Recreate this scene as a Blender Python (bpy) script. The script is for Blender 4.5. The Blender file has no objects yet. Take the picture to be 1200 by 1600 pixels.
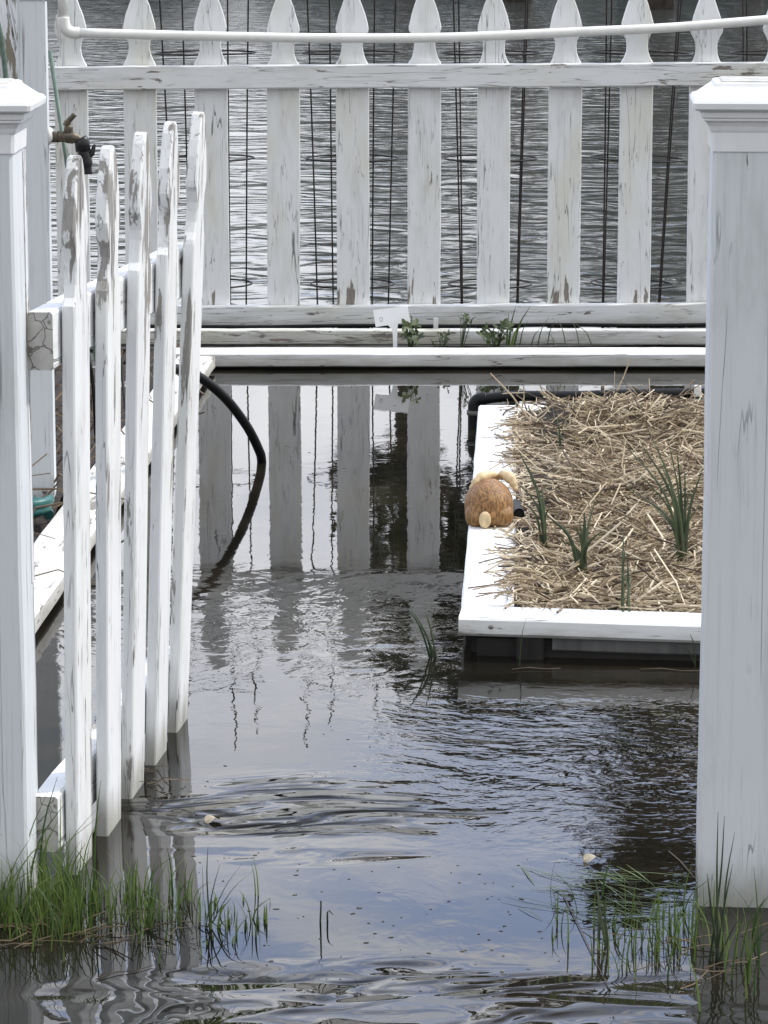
import bpy, bmesh, math, random
from mathutils import Vector, Matrix, noise as mnoise
R = math.radians
rnd = random.Random(7)
sc = bpy.context.scene
C = sc.collection

# ------------------------------------------------------------------ camera
CAM_H, PITCH, F = 1.3, R(10.7), 4915.0
cd = bpy.data.cameras.new('camera'); cam = bpy.data.objects.new('camera', cd); C.objects.link(cam)
cam.location = (0, 0, CAM_H); cam.rotation_euler = (math.pi/2 - PITCH, 0, 0)
cd.sensor_fit = 'VERTICAL'; cd.sensor_height = 36; cd.sensor_width = 27
cd.lens = F/1600*36; cd.clip_start = .05; cd.clip_end = 3000
sc.camera = cam

# ------------------------------------------------------------------ light
SUN_EL, SUN_AZ = R(52), R(72)      # azimuth measured clockwise from +Y
sun_dir = Vector((math.sin(SUN_AZ)*math.cos(SUN_EL), math.cos(SUN_AZ)*math.cos(SUN_EL), math.sin(SUN_EL)))
sd = bpy.data.lights.new('sun', 'SUN'); sun = bpy.data.objects.new('sun', sd); C.objects.link(sun)
sd.energy = 3.0; sd.angle = R(2.0); sd.color = (1, .96, .90)
sun.rotation_euler = sun_dir.to_track_quat('Z', 'Y').to_euler()
sc.view_settings.view_transform = 'Standard'; sc.view_settings.look = 'None'
sc.view_settings.gamma = 1; sc.view_settings.exposure = 0.21
sc.view_settings.use_curve_mapping = False

class NT:
    """small node helper"""
    def __init__(s, tree): s.t = tree; s.n = tree.nodes; s.l = tree.links
    def add(s, typ, ins=None, **props):
        nd = s.n.new(typ)
        for k, v in props.items(): setattr(nd, k, v)
        for k, v in (ins or {}).items():
            sk = nd.inputs[k]
            if isinstance(v, bpy.types.NodeSocket): s.l.new(v, sk)
            elif isinstance(v, bpy.types.Node): s.l.new(v.outputs[0], sk)
            else: sk.default_value = v
        return nd
    def m(s, op, a, b=0.0, c=None):
        i = {0: a, 1: b}
        if c is not None: i[2] = c
        return s.add('ShaderNodeMath', i, operation=op).outputs[0]
    def ss(s, v, lo, hi, a=0.0, b=1.0):
        return s.add('ShaderNodeMapRange', {0: v, 1: lo, 2: hi, 3: a, 4: b}, interpolation_type='SMOOTHSTEP').outputs[0]
    def mix(s, f, a, b):
        nd = s.n.new('ShaderNodeMix'); nd.data_type = 'RGBA'
        for k, v in ((0, f), (6, a), (7, b)):
            sk = nd.inputs[k]
            if isinstance(v, bpy.types.NodeSocket): s.l.new(v, sk)
            else: sk.default_value = v if k == 0 else (*v[:3], 1)
        return nd.outputs[2]
    def mul(s, vec, sc_):
        return s.add('ShaderNodeVectorMath', {0: vec, 1: sc_}, operation='MULTIPLY').outputs[0]
    def noise(s, vec, scale, detail=3, rough=.55, dist=0):
        return s.add('ShaderNodeTexNoise', {'Vector': vec, 'Scale': scale, 'Detail': detail, 'Roughness': rough, 'Distortion': dist}).outputs[0]

# ------------------------------------------------------------------ world: sky with broken cloud
w = bpy.data.worlds.new('World'); sc.world = w; w.use_nodes = True
t = NT(w.node_tree); t.n.clear()
sky = t.add('ShaderNodeTexSky', sky_type='NISHITA', sun_disc=False, sun_elevation=SUN_EL, sun_rotation=SUN_AZ,
            air_density=1.2, dust_density=1.0, ozone_density=1.5)
gen = t.add('ShaderNodeTexCoord').outputs['Generated']
cv = t.mul(gen, (1.0, 1.0, 3.2))
c1 = t.noise(cv, 4.2, 6, .55, .3)
ez = t.add('ShaderNodeSeparateXYZ', {0: gen}).outputs[2]
cover = t.ss(t.m('ADD', c1, t.ss(ez, .32, .25, -.025, .10)), .44, .58)
c2 = t.noise(t.mul(gen, (1, 1, 2.2)), 9.0, 5, .6)
cl = t.mix(t.ss(c2, .32, .68), (8.6, 8.8, 9.4), (13.0, 13.0, 13.2))
cl = t.mix(t.ss(t.add('ShaderNodeSeparateXYZ', {0: gen}).outputs[1], -.2, .8), cl, t.mix(t.ss(c2, .32, .68), (11.5, 11.8, 12.8), (17.0, 17.0, 17.3)))
gy = t.add('ShaderNodeSeparateXYZ', {0: gen}).outputs[1]
front = t.ss(gy, -.2, .8)
veil = t.mix(.8, sky.outputs[0], t.mix(front, (4.9, 5.0, 5.15), t.mix(t.ss(ez, .20, .31), (11.6, 12.3, 14.0), (8.6, 10.6, 15.8))))
col = t.mix(t.m('MULTIPLY', cover, .92), veil, cl)
dim = t.ss(ez, .10, .23, .66, 1.0)
col = t.mix(1.0, col, t.add('ShaderNodeVectorMath', {0: col, 3: dim}, operation='SCALE').outputs[0])
bg = t.add('ShaderNodeBackground', {'Color': col, 'Strength': .14})
t.add('ShaderNodeOutputWorld', {0: bg.outputs[0]})

# ------------------------------------------------------------------ point helpers (pixel of the photo -> metres)
def ray(px, py):
    a = PITCH + math.atan((py - 800)/F)
    d = Vector(((px - 600)/F, math.cos(PITCH) - (py-800)/F*math.sin(PITCH), -math.sin(PITCH) - (py-800)/F*math.cos(PITCH)))
    return d
def P(px, py, z=0.0):
    d = ray(px, py); k = (z - CAM_H)/d.z
    return Vector((0, 0, CAM_H)) + d*k
def PY(px, py, Y):
    d = ray(px, py); return Vector((0, 0, CAM_H)) + d*(Y/d.y)

# ------------------------------------------------------------------ object helpers
def tag(o, label=None, cat=None, group=None, kind=None):
    if label: o['label'] = label
    if cat: o['category'] = cat
    if group: o['group'] = group
    if kind: o['kind'] = kind
    return o
def thing(name, loc, label, cat, group=None):
    o = bpy.data.objects.new(name, None); C.objects.link(o); o.location = loc
    o.empty_display_size = .05
    return tag(o, label, cat, group)
def obj(name, me, mat=None, parent=None, M=None, smooth=False):
    if isinstance(me, bmesh.types.BMesh):
        bm = me; me = bpy.data.meshes.new(name); bm.to_mesh(me); bm.free()
    if mat and not me.materials: me.materials.append(mat)
    if smooth:
        for p in me.polygons: p.use_smooth = True
    o = bpy.data.objects.new(name, me); C.objects.link(o)
    M = M or Matrix.Identity(4)
    if parent:
        o.parent = parent
        base = Matrix.Translation(parent.location) if parent.parent is None else parent['_m'] if False else None
        pm = WM[parent.name] if parent.name in WM else Matrix.Translation(parent.location)
        o.matrix_basis = pm.inverted() @ M
    else: o.matrix_basis = M
    WM[o.name] = M
    return o
WM = {}
def frame(a, b, side=(0, 0, 1)):
    """matrix whose Z runs a->b, whose Y is as near 'side' as can be"""
    z = (b-a).normalized(); s = Vector(side); y = (s - z*s.dot(z)).normalized(); x = y.cross(z)
    m = Matrix((x, y, z)).transposed().to_4x4(); m.translation = a
    return m
def board(L, W, T, ch=.003, seg=None, wob=.0008, r=None):
    """a plank along local Z, W wide in X, T thick in Y, arrises eased, a little uneven"""
    r = r or rnd; seg = seg or max(2, int(L/.12))
    hw, ht = W/2, T/2
    prof = [(-hw+ch, -ht), (hw-ch, -ht), (hw, -ht+ch), (hw, ht-ch), (hw-ch, ht), (-hw+ch, ht), (-hw, ht-ch), (-hw, -ht+ch)]
    bm = bmesh.new(); rows = []
    for i in range(seg+1):
        z = L*i/seg; dx, dy = r.uniform(-wob, wob), r.uniform(-wob, wob)
        rows.append([bm.verts.new((x+dx+r.uniform(-wob, wob)*.4, y+dy+r.uniform(-wob, wob)*.4, z)) for x, y in prof])
    for i in range(seg):
        for k in range(8):
            bm.faces.new((rows[i][k], rows[i][(k+1) % 8], rows[i+1][(k+1) % 8], rows[i+1][k]))
    bm.faces.new(rows[0][::-1]); bm.faces.new(rows[-1])
    return bm
def end_mat():
    m, t = mat_new('bare_end_grain'); co = t.add('ShaderNodeTexCoord').outputs['Object']
    n = t.noise(co, 60, 5, .6)
    vo = t.add('ShaderNodeTexVoronoi', {'Vector': t.add('ShaderNodeVectorMath', {0: co, 1: t.mul(t.add('ShaderNodeTexNoise', {'Vector': co, 'Scale': 50}).outputs['Color'], (.02, .02, .02))}, operation='ADD').outputs[0], 'Scale': 38}, feature='DISTANCE_TO_EDGE').outputs[0]
    c = t.mix(n, (.30, .29, .27), (.58, .57, .54)); c = t.mix(t.ss(vo, .05, .01), c, (.16, .15, .14))
    finish(t, c, .7, bump(t, n, .4, .002)); return m
def plank(name, a, b, W, T, mat, parent=None, side=(0, 0, 1), ch=.003, wob=.0008):
    return obj(name, board((b-a).length, W, T, ch, wob=wob), mat, parent, frame(a, b, side))
def tube_bm(bm, pts, rad, n=10, cap=True):
    pts = [Vector(p) for p in pts]; rings = []
    up = Vector((0, 0, 1)); 
    t0 = (pts[1]-pts[0]).normalized()
    ref = up if abs(t0.z) < .9 else Vector((1, 0, 0))
    for i, p in enumerate(pts):
        tg = (pts[min(i+1, len(pts)-1)] - pts[max(i-1, 0)]).normalized()
        u = (ref - tg*ref.dot(tg)).normalized(); v = tg.cross(u); ref = u
        rr = rad[i] if isinstance(rad, (list, tuple)) else rad
        rings.append([bm.verts.new(p + (u*math.cos(2*math.pi*k/n) + v*math.sin(2*math.pi*k/n))*rr) for k in range(n)])
    for i in range(len(rings)-1):
        for k in range(n):
            f = bm.faces.new((rings[i][k], rings[i][(k+1) % n], rings[i+1][(k+1) % n], rings[i+1][k])); f.smooth = True
    if cap:
        bm.faces.new(rings[0][::-1]); bm.faces.new(rings[-1])
    return bm
def tube(pts, rad, n=10, cap=True): return tube_bm(bmesh.new(), pts, rad, n, cap)
def spline(pts, n=8):
    """Catmull-Rom through the points"""
    pts = [Vector(p) for p in pts]; q = [pts[0]*2-pts[1]] + pts + [pts[-1]*2-pts[-2]]; out = []
    for i in range(1, len(q)-2):
        for k in range(n):
            u = k/n; a, b, c, d = q[i-1:i+3]
            out.append(.5*((2*b) + (c-a)*u + (2*a-5*b+4*c-d)*u*u + (3*b-a-3*c+d)*u**3))
    return out + [pts[-1]]
def ell_bm(bm, c, r, seg=20, rings=14, rot=None):
    M = Matrix.Translation(c) @ (rot or Matrix.Identity(4)) @ Matrix.Diagonal((*r, 1))
    bmesh.ops.create_uvsphere(bm, u_segments=seg, v_segments=rings, radius=1, matrix=M)
    return bm
def box_bm(bm, c, s):
    bmesh.ops.create_cube(bm, size=1, matrix=Matrix.Translation(c) @ Matrix.Diagonal((*s, 1))); return bm

# ------------------------------------------------------------------ materials
def mat_new(name):
    m = bpy.data.materials.new(name); m.use_nodes = True; t = NT(m.node_tree); t.n.clear()
    return m, t
def finish(t, col, rough=.6, normal=None, ior=1.45, spec=.5, trans=None, metal=0.0):
    i = {'Base Color': col if isinstance(col, bpy.types.NodeSocket) else (*col[:3], 1), 'Roughness': rough, 'IOR': ior, 'Specular IOR Level': spec, 'Metallic': metal}
    if normal is not None: i['Normal'] = normal
    b = t.add('ShaderNodeBsdfPrincipled', i)
    t.add('ShaderNodeOutputMaterial', {0: b.outputs[0]}); return b
def bump(t, h, strength, dist, nrm=None):
    i = {'Height': h, 'Strength': strength, 'Distance': dist}
    if nrm is not None: i['Normal'] = nrm
    return t.add('ShaderNodeBump', i).outputs[0]
def painted(name, peel=.5, crack=.5, paint=(.76, .77, .79), stain=.3, wood=(.17, .15, .13), stretch=.07, rough=.55, top=0.0, hair=0.0, low_wear=0.0):
    """old white paint over wood: long cracks, flaked patches, dirty wash; grain runs along local Z"""
    m, t = mat_new(name)
    co = t.add('ShaderNodeTexCoord').outputs['Object']
    rn = t.add('ShaderNodeObjectInfo').outputs['Random']
    off = t.add('ShaderNodeCombineXYZ', {0: t.m('MULTIPLY', rn, 31.7), 1: t.m('MULTIPLY', rn, 17.3), 2: t.m('MULTIPLY', rn, 5.1)})
    v = t.add('ShaderNodeVectorMath', {0: co, 1: off.outputs[0]}, operation='ADD').outputs[0]
    vs = t.mul(v, (1, 1, stretch))
    grain = t.noise(vs, 150, 4, .6)
    low = t.noise(t.mul(v, (1, 1, .35)), 7, 3)
    # flaked paint
    pn = t.noise(t.mul(v, (1, 1, .16)), 46, 7, .62, .4)
    thr = t.m('ADD', .66 - .13*peel, t.m('MULTIPLY', t.m('SUBTRACT', .5, low), .55))
    if top: thr = t.m('SUBTRACT', thr, t.ss(t.add('ShaderNodeSeparateXYZ', {0: co}).outputs[2], .80, 1.08, 0, top))
    if low_wear: thr = t.m('SUBTRACT', thr, t.ss(t.add('ShaderNodeSeparateXYZ', {0: co}).outputs[2], .33, .20, 0, low_wear))
    pm = t.ss(t.m('SUBTRACT', pn, thr), 0, .012)
    edge = t.ss(t.m('ABSOLUTE', t.m('SUBTRACT', pn, t.m('SUBTRACT', thr, .004))), .014, 0)
    # long checks
    cn = t.noise(t.mul(v, (1, 1, .045)), 26, 3, .5, .25)
    cl_ = t.noise(t.mul(v, (1, 1, .3)), 13, 2)
    cm = t.m('MULTIPLY', t.ss(t.m('ABSOLUTE', t.m('SUBTRACT', cn, .5)), .007, .002), t.ss(t.m('ADD', cl_, t.m('MULTIPLY', t.m('SUBTRACT', rn, .5), .10)), .62-.15*crack, .72-.13*crack))
    cn2 = t.noise(t.mul(v, (1, 1, .05)), 75, 2, .5, .3)
    cm2 = t.m('MULTIPLY', t.ss(t.m('ABSOLUTE', t.m('SUBTRACT', cn2, .5)), .012, .004), t.ss(t.noise(t.mul(v, (1, 1, .25)), 19, 3), .58-.12*crack, .70-.12*crack))
    cm = t.m('MAXIMUM', cm, t.m('MULTIPLY', cm2, .75))
    if hair:
        cn3 = t.noise(t.mul(v, (1, 1, .012)), 24, 3, .5, .1)
        cm3 = t.m('MULTIPLY', t.ss(t.m('ABSOLUTE', t.m('SUBTRACT', cn3, .5)), .006, .002), t.ss(t.noise(t.mul(v, (1, 1, .2)), 9, 3), .46, .60))
        cm = t.m('MAXIMUM', cm, t.m('MULTIPLY', cm3, hair))
    dirt = t.noise(t.mul(v, (1, 1, .25)), 20, 5, .65)
    pc = t.mix(t.m('MULTIPLY', t.ss(low, .45, .75), stain), paint, (.60, .59, .46))
    pc = t.mix(t.m('MULTIPLY', t.ss(dirt, .48, .74), .36), pc, (.40, .40, .37))
    pc = t.mix(t.m('MULTIPLY', t.ss(grain, .50, .75), .22 + .25*hair), pc, (.47, .48, .48))
    wz = t.add('ShaderNodeSeparateXYZ', {0: t.add('ShaderNodeNewGeometry').outputs['Position']}).outputs[2]
    foot = t.m('MULTIPLY', t.ss(t.m('ADD', wz, t.m('MULTIPLY', dirt, -.09)), .035, -.045), .65)
    pc = t.mix(foot, pc, (.19, .18, .12))
    wc = t.mix(grain, tuple(c*.7 for c in wood), tuple(c*1.7 for c in wood))
    c = t.mix(pm, pc, wc)
    c = t.mix(t.m('MULTIPLY', edge, .35), c, (.20, .19, .17))
    c = t.mix(t.m('MULTIPLY', cm, .85), c, (.09, .085, .08))
    h = t.m('SUBTRACT', t.m('SUBTRACT', t.m('MULTIPLY', grain, .5), t.m('MULTIPLY', pm, .7)), t.m('MULTIPLY', cm, 1.5))
    finish(t, c, rough, bump(t, h, .55, .0016))
    return m
M_END = end_mat()
M_FENCE = painted('fence_paint', -.4, .9, paint=(.74, .75, .755), stain=.55, low_wear=.13)
M_RAIL = painted('rail_paint', .1, 1.3, paint=(.72, .73, .735), stain=.7)
M_GATE = painted('gate_paint', .2, .9, paint=(.76, .77, .77), stain=.22, wood=(.23, .22, .205), top=.10)
M_POST = painted('shaded_post_paint', -.9, .15, paint=(.64, .675, .70), stain=.10, stretch=.025, hair=.8)  # white paint set darker and bluer: shade on the posts put into the colour
M_PEEL = painted('peeling_paint', 1.1, 1.2, wood=(.19, .17, .13))
M_RIM = painted('rim_paint', -.5, .45, paint=(.80, .81, .82), stain=.12)
M_RIMOLD = painted('worn_rim_paint', .4, .6, paint=(.80, .79, .76), stain=.35)

def simple(name, col, rough=.5, var=.25, scale=40, bmp=.15, stretch=(1, 1, 1), spec=.5, metal=0.0, c2=None, dist=.002):
    m, t = mat_new(name); co = t.mul(t.add('ShaderNodeTexCoord').outputs['Object'], stretch)
    n = t.noise(co, scale, 5, .6)
    c = t.mix(t.ss(n, .3, .7), tuple(x*(1-var) for x in col), c2 or tuple(min(1, x*(1+var)) for x in col))
    finish(t, c, rough, bump(t, n, bmp, dist), spec=spec, metal=metal); return m
M_CAP = simple('cap_paint', (.80, .81, .82), .4, .04, 30, .05)
M_CAPTOP = simple('cap_plate', (.42, .41, .37), .5, .2, 30, .1)
M_PVC = simple('pvc', (.74, .74, .71), .35, .05, 25, .03)
M_HOSE = simple('black_hose', (.008, .0085, .009), .5, .3, 60, .1, spec=.25)
M_WIRE = simple('cage_wire', (.012, .013, .013), .6, .4, 30, .2, c2=(.028, .02, .015), spec=.3)
M_BRASS = simple('weathered_brass', (.11, .095, .07), .5, .45, 90, .4, metal=.5)
M_BLACK = simple('black_plastic', (.012, .012, .014), .4, .2, 60, .1)
M_STAKE = simple('green_stake', (.10, .15, .12), .5, .2, 60, .1)
M_TEAL = simple('teal_hose', (.018, .11, .10), .4, .15, 60, .1)
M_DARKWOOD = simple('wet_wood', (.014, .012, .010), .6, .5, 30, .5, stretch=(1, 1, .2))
M_GREYWOOD = simple('grey_wood', (.10, .10, .098), .6, .3, 30, .4, stretch=(.2, 1, 1))
M_SOIL = simple('soil', (.030, .024, .018), .95, .5, 45, 1.0, dist=.01)
M_LABEL = simple('label_plastic', (.82, .83, .84), .35, .02, 20, .02)
M_MARK = simple('label_mark', (.42, .44, .45), .4, .1, 20, .02)
M_SCREW = simple('screw_head', (.30, .29, .27), .4, .2, 60, .1, metal=.7)

def blade_mat(name, c0, c1, rough=.5, transl=.35):
    """colour comes from a per-blade random value stored on the mesh"""
    m, t = mat_new(name)
    a = t.add('ShaderNodeAttribute', attribute_name='tone').outputs['Fac']
    c = t.mix(a, c0, c1)
    b = finish(t, c, rough)
    tr = t.add('ShaderNodeBsdfTranslucent', {0: c})
    mx = t.add('ShaderNodeMixShader', {0: transl, 1: b.outputs[0], 2: tr.outputs[0]})
    out = [n for n in t.n if n.type == 'OUTPUT_MATERIAL'][0]
    t.l.new(mx.outputs[0], out.inputs[0]); return m
M_GRASS = blade_mat('grass_blades', (.026, .060, .013), (.15, .215, .05))
M_ONION = blade_mat('onion_leaves', (.030, .048, .024), (.105, .130, .070))
M_LEAF = blade_mat('strawberry_leaf', (.022, .046, .014), (.085, .115, .040))
M_TREE = blade_mat('tree_leaf', (.018, .028, .010), (.075, .080, .030), transl=.3)
M_BUD = blade_mat('budding_leaf', (.045, .036, .014), (.15, .12, .055), transl=.3)
M_BARK = simple('bark', (.060, .050, .040), .9, .4, 12, .8, stretch=(1, 1, .3), dist=.02)
def straw_mat():
    m, t = mat_new('dry_straw')
    a = t.add('ShaderNodeAttribute', attribute_name='tone').outputs['Fac']
    r = t.add('ShaderNodeValToRGB', {0: a}); e = r.color_ramp.elements
    e[0].position = 0; e[0].color = (.06, .04, .023, 1); e[1].position = 1; e[1].color = (.74, .65, .48, 1)
    for p, c in ((.35, (.20, .142, .082, 1)), (.7, (.48, .39, .26, 1))):
        k = e.new(p); k.color = c
    finish(t, r.outputs[0], .55); return m
M_STRAW = straw_mat()

# ------------------------------------------------------------------ water
def water_mat():
    m, t = mat_new('flood_water')
    g = t.add('ShaderNodeNewGeometry').outputs['Position']
    xyz = t.add('ShaderNodeSeparateXYZ', {0: g}); X, Y = xyz.outputs[0], xyz.outputs[1]
    warp = t.add('ShaderNodeTexNoise', {'Vector': g, 'Scale': .9, 'Detail': 2})
    wv = t.add('ShaderNodeVectorMath', {0: warp.outputs['Color'], 1: (.5, .5, .5)}, operation='SUBTRACT').outputs[0]
    pw = t.add('ShaderNodeVectorMath', {0: g, 1: t.mul(wv, (.5, .5, 0))}, operation='ADD').outputs[0]
    # open lake behind the fence
    lake = t.ss(Y, 9.9, 11.0)
    n1 = t.noise(t.mul(pw, (.8, 1.0, 1)), 2.8, 2, .5, .8)
    n2 = t.noise(t.mul(pw, (.8, 1, 1)), 6.0, 2, .5, .6)
    hl = t.m('ADD', t.m('MULTIPLY', n1, .032), t.m('MULTIPLY', n2, .009))
    # sheltered water: nearly still, with patches of small ripples
    s1 = t.noise(pw, 5.0, 2, .5, .5)
    s2 = t.noise(t.mul(pw, (1, .8, 1)), 17.0, 3, .5, .6)
    patch = t.ss(t.noise(t.add('ShaderNodeVectorMath', {0: g, 1: (3.1, 1.7, 0)}, operation='ADD').outputs[0], 1.5, 2), .45, .65)
    rg = t.noise(t.mul(pw, (3.4, 9.5, 1)), 1.0, 2, .35, 1.3)
    ridge = t.m('SUBTRACT', rg, .5)
    brk = t.ss(t.noise(t.mul(g, (3.0, 7.0, 1)), 1.0, 2), .38, .66)
    def blob(cx, cy, rx, ry):
        a = t.m('DIVIDE', t.m('SUBTRACT', X, cx), rx); b = t.m('DIVIDE', t.m('SUBTRACT', Y, cy), ry)
        d = t.m('ADD', t.m('MULTIPLY', a, a), t.m('MULTIPLY', b, b))
        return t.ss(d, 1.0, .0)
    mids = t.m('MULTIPLY', t.ss(Y, 5.15, 5.6), t.ss(Y, 6.35, 6.0))
    amp = t.m('ADD', .06, t.m('MULTIPLY', t.m('MULTIPLY', patch, t.ss(Y, 6.6, 6.0)), .14))
    amp = t.m('ADD', amp, t.m('MULTIPLY', mids, .30))
    c_ = P(480, 1275); rmask = t.m('MULTIPLY', blob(c_.x, c_.y, .32, .26), .075)
    c_ = P(640, 1585); rmask = t.m('ADD', rmask, t.m('MULTIPLY', blob(c_.x, c_.y, .55, .24), .08))
    c_ = P(900, 1180); amp = t.m('ADD', amp, t.m('MULTIPLY', blob(c_.x, c_.y, .40, .6), .42))
    fine = t.m('MULTIPLY', t.m('MULTIPLY', t.m('SUBTRACT', t.noise(t.mul(pw, (.8, 1, 1)), 34.0, 2, .5, .5), .5), .0009), t.m('ADD', .04, blob(c_.x, c_.y, .42, .7)))
    hs = t.m('MULTIPLY', t.m('ADD', t.m('MULTIPLY', t.m('SUBTRACT', s1, .5), .0048), t.m('MULTIPLY', t.m('SUBTRACT', s2, .5), .0018)), amp)
    hs = t.m('ADD', hs, fine)
    hs = t.m('ADD', hs, t.m('MULTIPLY', t.m('MULTIPLY', ridge, brk), rmask))
    h = t.m('ADD', t.m('MULTIPLY', hl, lake), t.m('MULTIPLY', hs, t.m('SUBTRACT', 1, lake)))
    nrm = bump(t, h, 1.0, 1.0)
    mud = t.noise(g, 2.2, 4, .6)
    c = t.mix(t.ss(mud, .35, .7), (.006, .0058, .0045), (.018, .015, .010))
    c = t.mix(lake, c, (.034, .039, .036))
    finish(t, c, t.m('ADD', .012, t.m('MULTIPLY', lake, .115)), nrm, ior=1.333, spec=.5); return m
M_WATER = water_mat()
bm = bmesh.new()
ys = [-20, 3, 6, 9, 12, 20, 40, 62, 90]; xs = [-90, -20, -3, 0, 3, 20, 90]
gv = [[bm.verts.new((x, y, 0)) for x in xs] for y in ys]
for i in range(len(ys)-1):
    for k in range(len(xs)-1): bm.faces.new((gv[i][k], gv[i][k+1], gv[i+1][k+1], gv[i+1][k]))
obj('water', bm, M_WATER)['kind'] = 'structure'

# far shore: a low wooded bank on the other side of the lake
M_BANK = simple('bank_grass', (.045, .05, .022), .9, .4, .4, .6, dist=.2)
bm = bmesh.new(); rows = []
prof = [(76, -.4), (79, .3), (84, 1.2), (95, 2.6), (120, 4.5), (220, 7), (900, 9)]
for y, z in prof:
    rows.append([bm.verts.new((x, y + 2*math.sin(x*.05), z + (.5*mnoise.noise((x*.07, y*.05, 0)) if z > .5 else 0))) for x in range(-200, 201, 8)])
for a, b in zip(rows, rows[1:]):
    for k in range(len(a)-1): bm.faces.new((a[k], a[k+1], b[k+1], b[k]))
obj('far_shore', bm, M_BANK, smooth=True)['kind'] = 'structure'
bm = bmesh.new(); box_bm(bm, (0, 400, -1.2), (1200, 1000, .4))
obj('ground', bm, M_SOIL)['kind'] = 'structure'

# ------------------------------------------------------------------ picket shapes
def picket_outline(Wd, H, tip):
    """french gothic picket: straight board, shoulder, waist, bulge, pointed top; z=0 at the foot"""
    h = Wd/2; z0 = H - tip
    right = [(h, 0), (h, z0), (h*.97, z0+.035*tip), (h*.80, z0+.09*tip), (h*.68, z0+.17*tip), (h*.63, z0+.25*tip), (h*.66, z0+.32*tip),
             (h*.82, z0+.40*tip), (h*.95, z0+.445*tip), (h*.99, z0+.49*tip), (h*.94, z0+.55*tip), (h*.80, z0+.67*tip), (h*.60, z0+.80*tip), (h*.38, z0+.92*tip), (h*.22, H-.015*tip), (h*.1, H)]
    return right + [(-x, z) for x, z in right[::-1]]
def picket_bm(Wd, H, T, tip, r):
    bm = bmesh.new(); out = picket_outline(Wd, H, tip)
    # split the straight edges so they can wander a bit
    pts = []
    for i, p in enumerate(out):
        pts.append(p); q = out[(i+1) % len(out)]; d = math.hypot(q[0]-p[0], q[1]-p[1])
        if d > .2:
            k = int(d/.1)
            for j in range(1, k): pts.append((p[0]+(q[0]-p[0])*j/k, p[1]+(q[1]-p[1])*j/k))
    vs = [bm.verts.new((x + r.uniform(-.0009, .0009), -T/2, z + r.uniform(-.0006, .0006))) for x, z in pts]
    f = bm.faces.new(vs)
    ex = bmesh.ops.extrude_face_region(bm, geom=[f])
    bmesh.ops.translate(bm, vec=(0, T, 0), verts=[g for g in ex['geom'] if isinstance(g, bmesh.types.BMVert)])
    bmesh.ops.recalc_face_normals(bm, faces=bm.faces)
    ed = [e for e in bm.edges if len(e.link_faces) == 2 and any(len(f.verts) > 6 for f in e.link_faces)]
    bmesh.ops.bevel(bm, geom=ed, offset=.0022, segments=1, affect='EDGES')
    big = [f for f in bm.faces if len(f.verts) > 6]
    bmesh.ops.triangulate(bm, faces=big)
    return bm

# ------------------------------------------------------------------ back fence
YF = P(650, 521).y
def fence_pt(px, py, dy=0.0):
    """a point in the fence's plane (right end a little farther away)"""
    Y = YF
    for _ in range(4):
        p = PY(px, py, Y + dy); Y = YF + p.x*math.tan(R(2.4))
    return PY(px, py, Y + dy)
fdir = Vector((math.cos(R(2.4)), math.sin(R(2.4)), 0)); fnrm = Vector((-fdir.y, fdir.x, 0))
fence = thing('picket_fence', fence_pt(650, 521), 'weathered white picket fence with pointed tops at the far side of the flooded garden', 'fence')
TF = .02
for i in range(11):
    cx = 118 + 108.9*i if i else 117
    cx = [117, 223, 334.5, 443.5, 553, 662, 770.5, 880, 989, 1097, 1207][i]
    top = fence_pt(cx, -15 - 2*(i % 3)); bot = fence_pt(cx, 524)
    rr = random.Random(i)
    bm = picket_bm(.1035, top.z + .1, TF, .238, rr)
    Mx = Matrix.Translation((bot.x, bot.y, -.1)) @ Matrix.Rotation(R(2.4), 4, 'Z') @ Matrix.Rotation(R(rr.uniform(-.25, .25)), 4, 'Y')
    obj('picket', bm, M_FENCE, fence, Mx)
for (y0, y1, wl) in ((101, 137.5, 0), (476, 508, 1)):
    a0, a1 = fence_pt(20, y0+2.5 if not wl else y0+2), fence_pt(20, y1+3)
    b0, b1 = fence_pt(1420, y0-6.5), fence_pt(1420, y1-6.5)
    off = -fnrm*(TF/2 + .019 + .0015)
    W = (a0-a1).length
    plank('rail', (a0+a1)/2 + off, (b0+b1)/2 + off, W, .038, M_RAIL, fence, side=fnrm, ch=.004, wob=.0015)

# ------------------------------------------------------------------ tomato cages standing in the lake behind the fence
def make_cage(loc, az, lean):
    o = thing('tomato_cage', loc, 'x', 'plant support', 'wire tomato cages standing in the water behind the fence')
    H, r0, r1 = 1.42, .130, .163
    L = Matrix.Rotation(lean[0], 3, 'X') @ Matrix.Rotation(lean[1], 3, 'Y')
    for k in range(4):
        a = az + k*math.pi/2
        pts = []
        for j in range(9):
            u = j/8; z = -.15 + u*(H+.15); rr = r0 + (r1-r0)*max(0, z)/1.0
            wv = .004*math.sin(3*u+k*2+az*5)
            pts.append(Vector(loc) + L @ Vector((math.cos(a)*rr + wv, math.sin(a)*rr, z)))
        obj('stake_wire', tube(pts, .0029, 5), M_WIRE, o)
    for z in (.12, .53, .87, 1.2):
        rr = r0 + (r1-r0)*z + .003
        pts = [Vector(loc) + L @ Vector((math.cos(2*math.pi*j/28)*rr, math.sin(2*math.pi*j/28)*rr, z)) for j in range(29)]
        obj('ring', tube(pts, .003, 5, False), M_WIRE, o)
    return o
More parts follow.
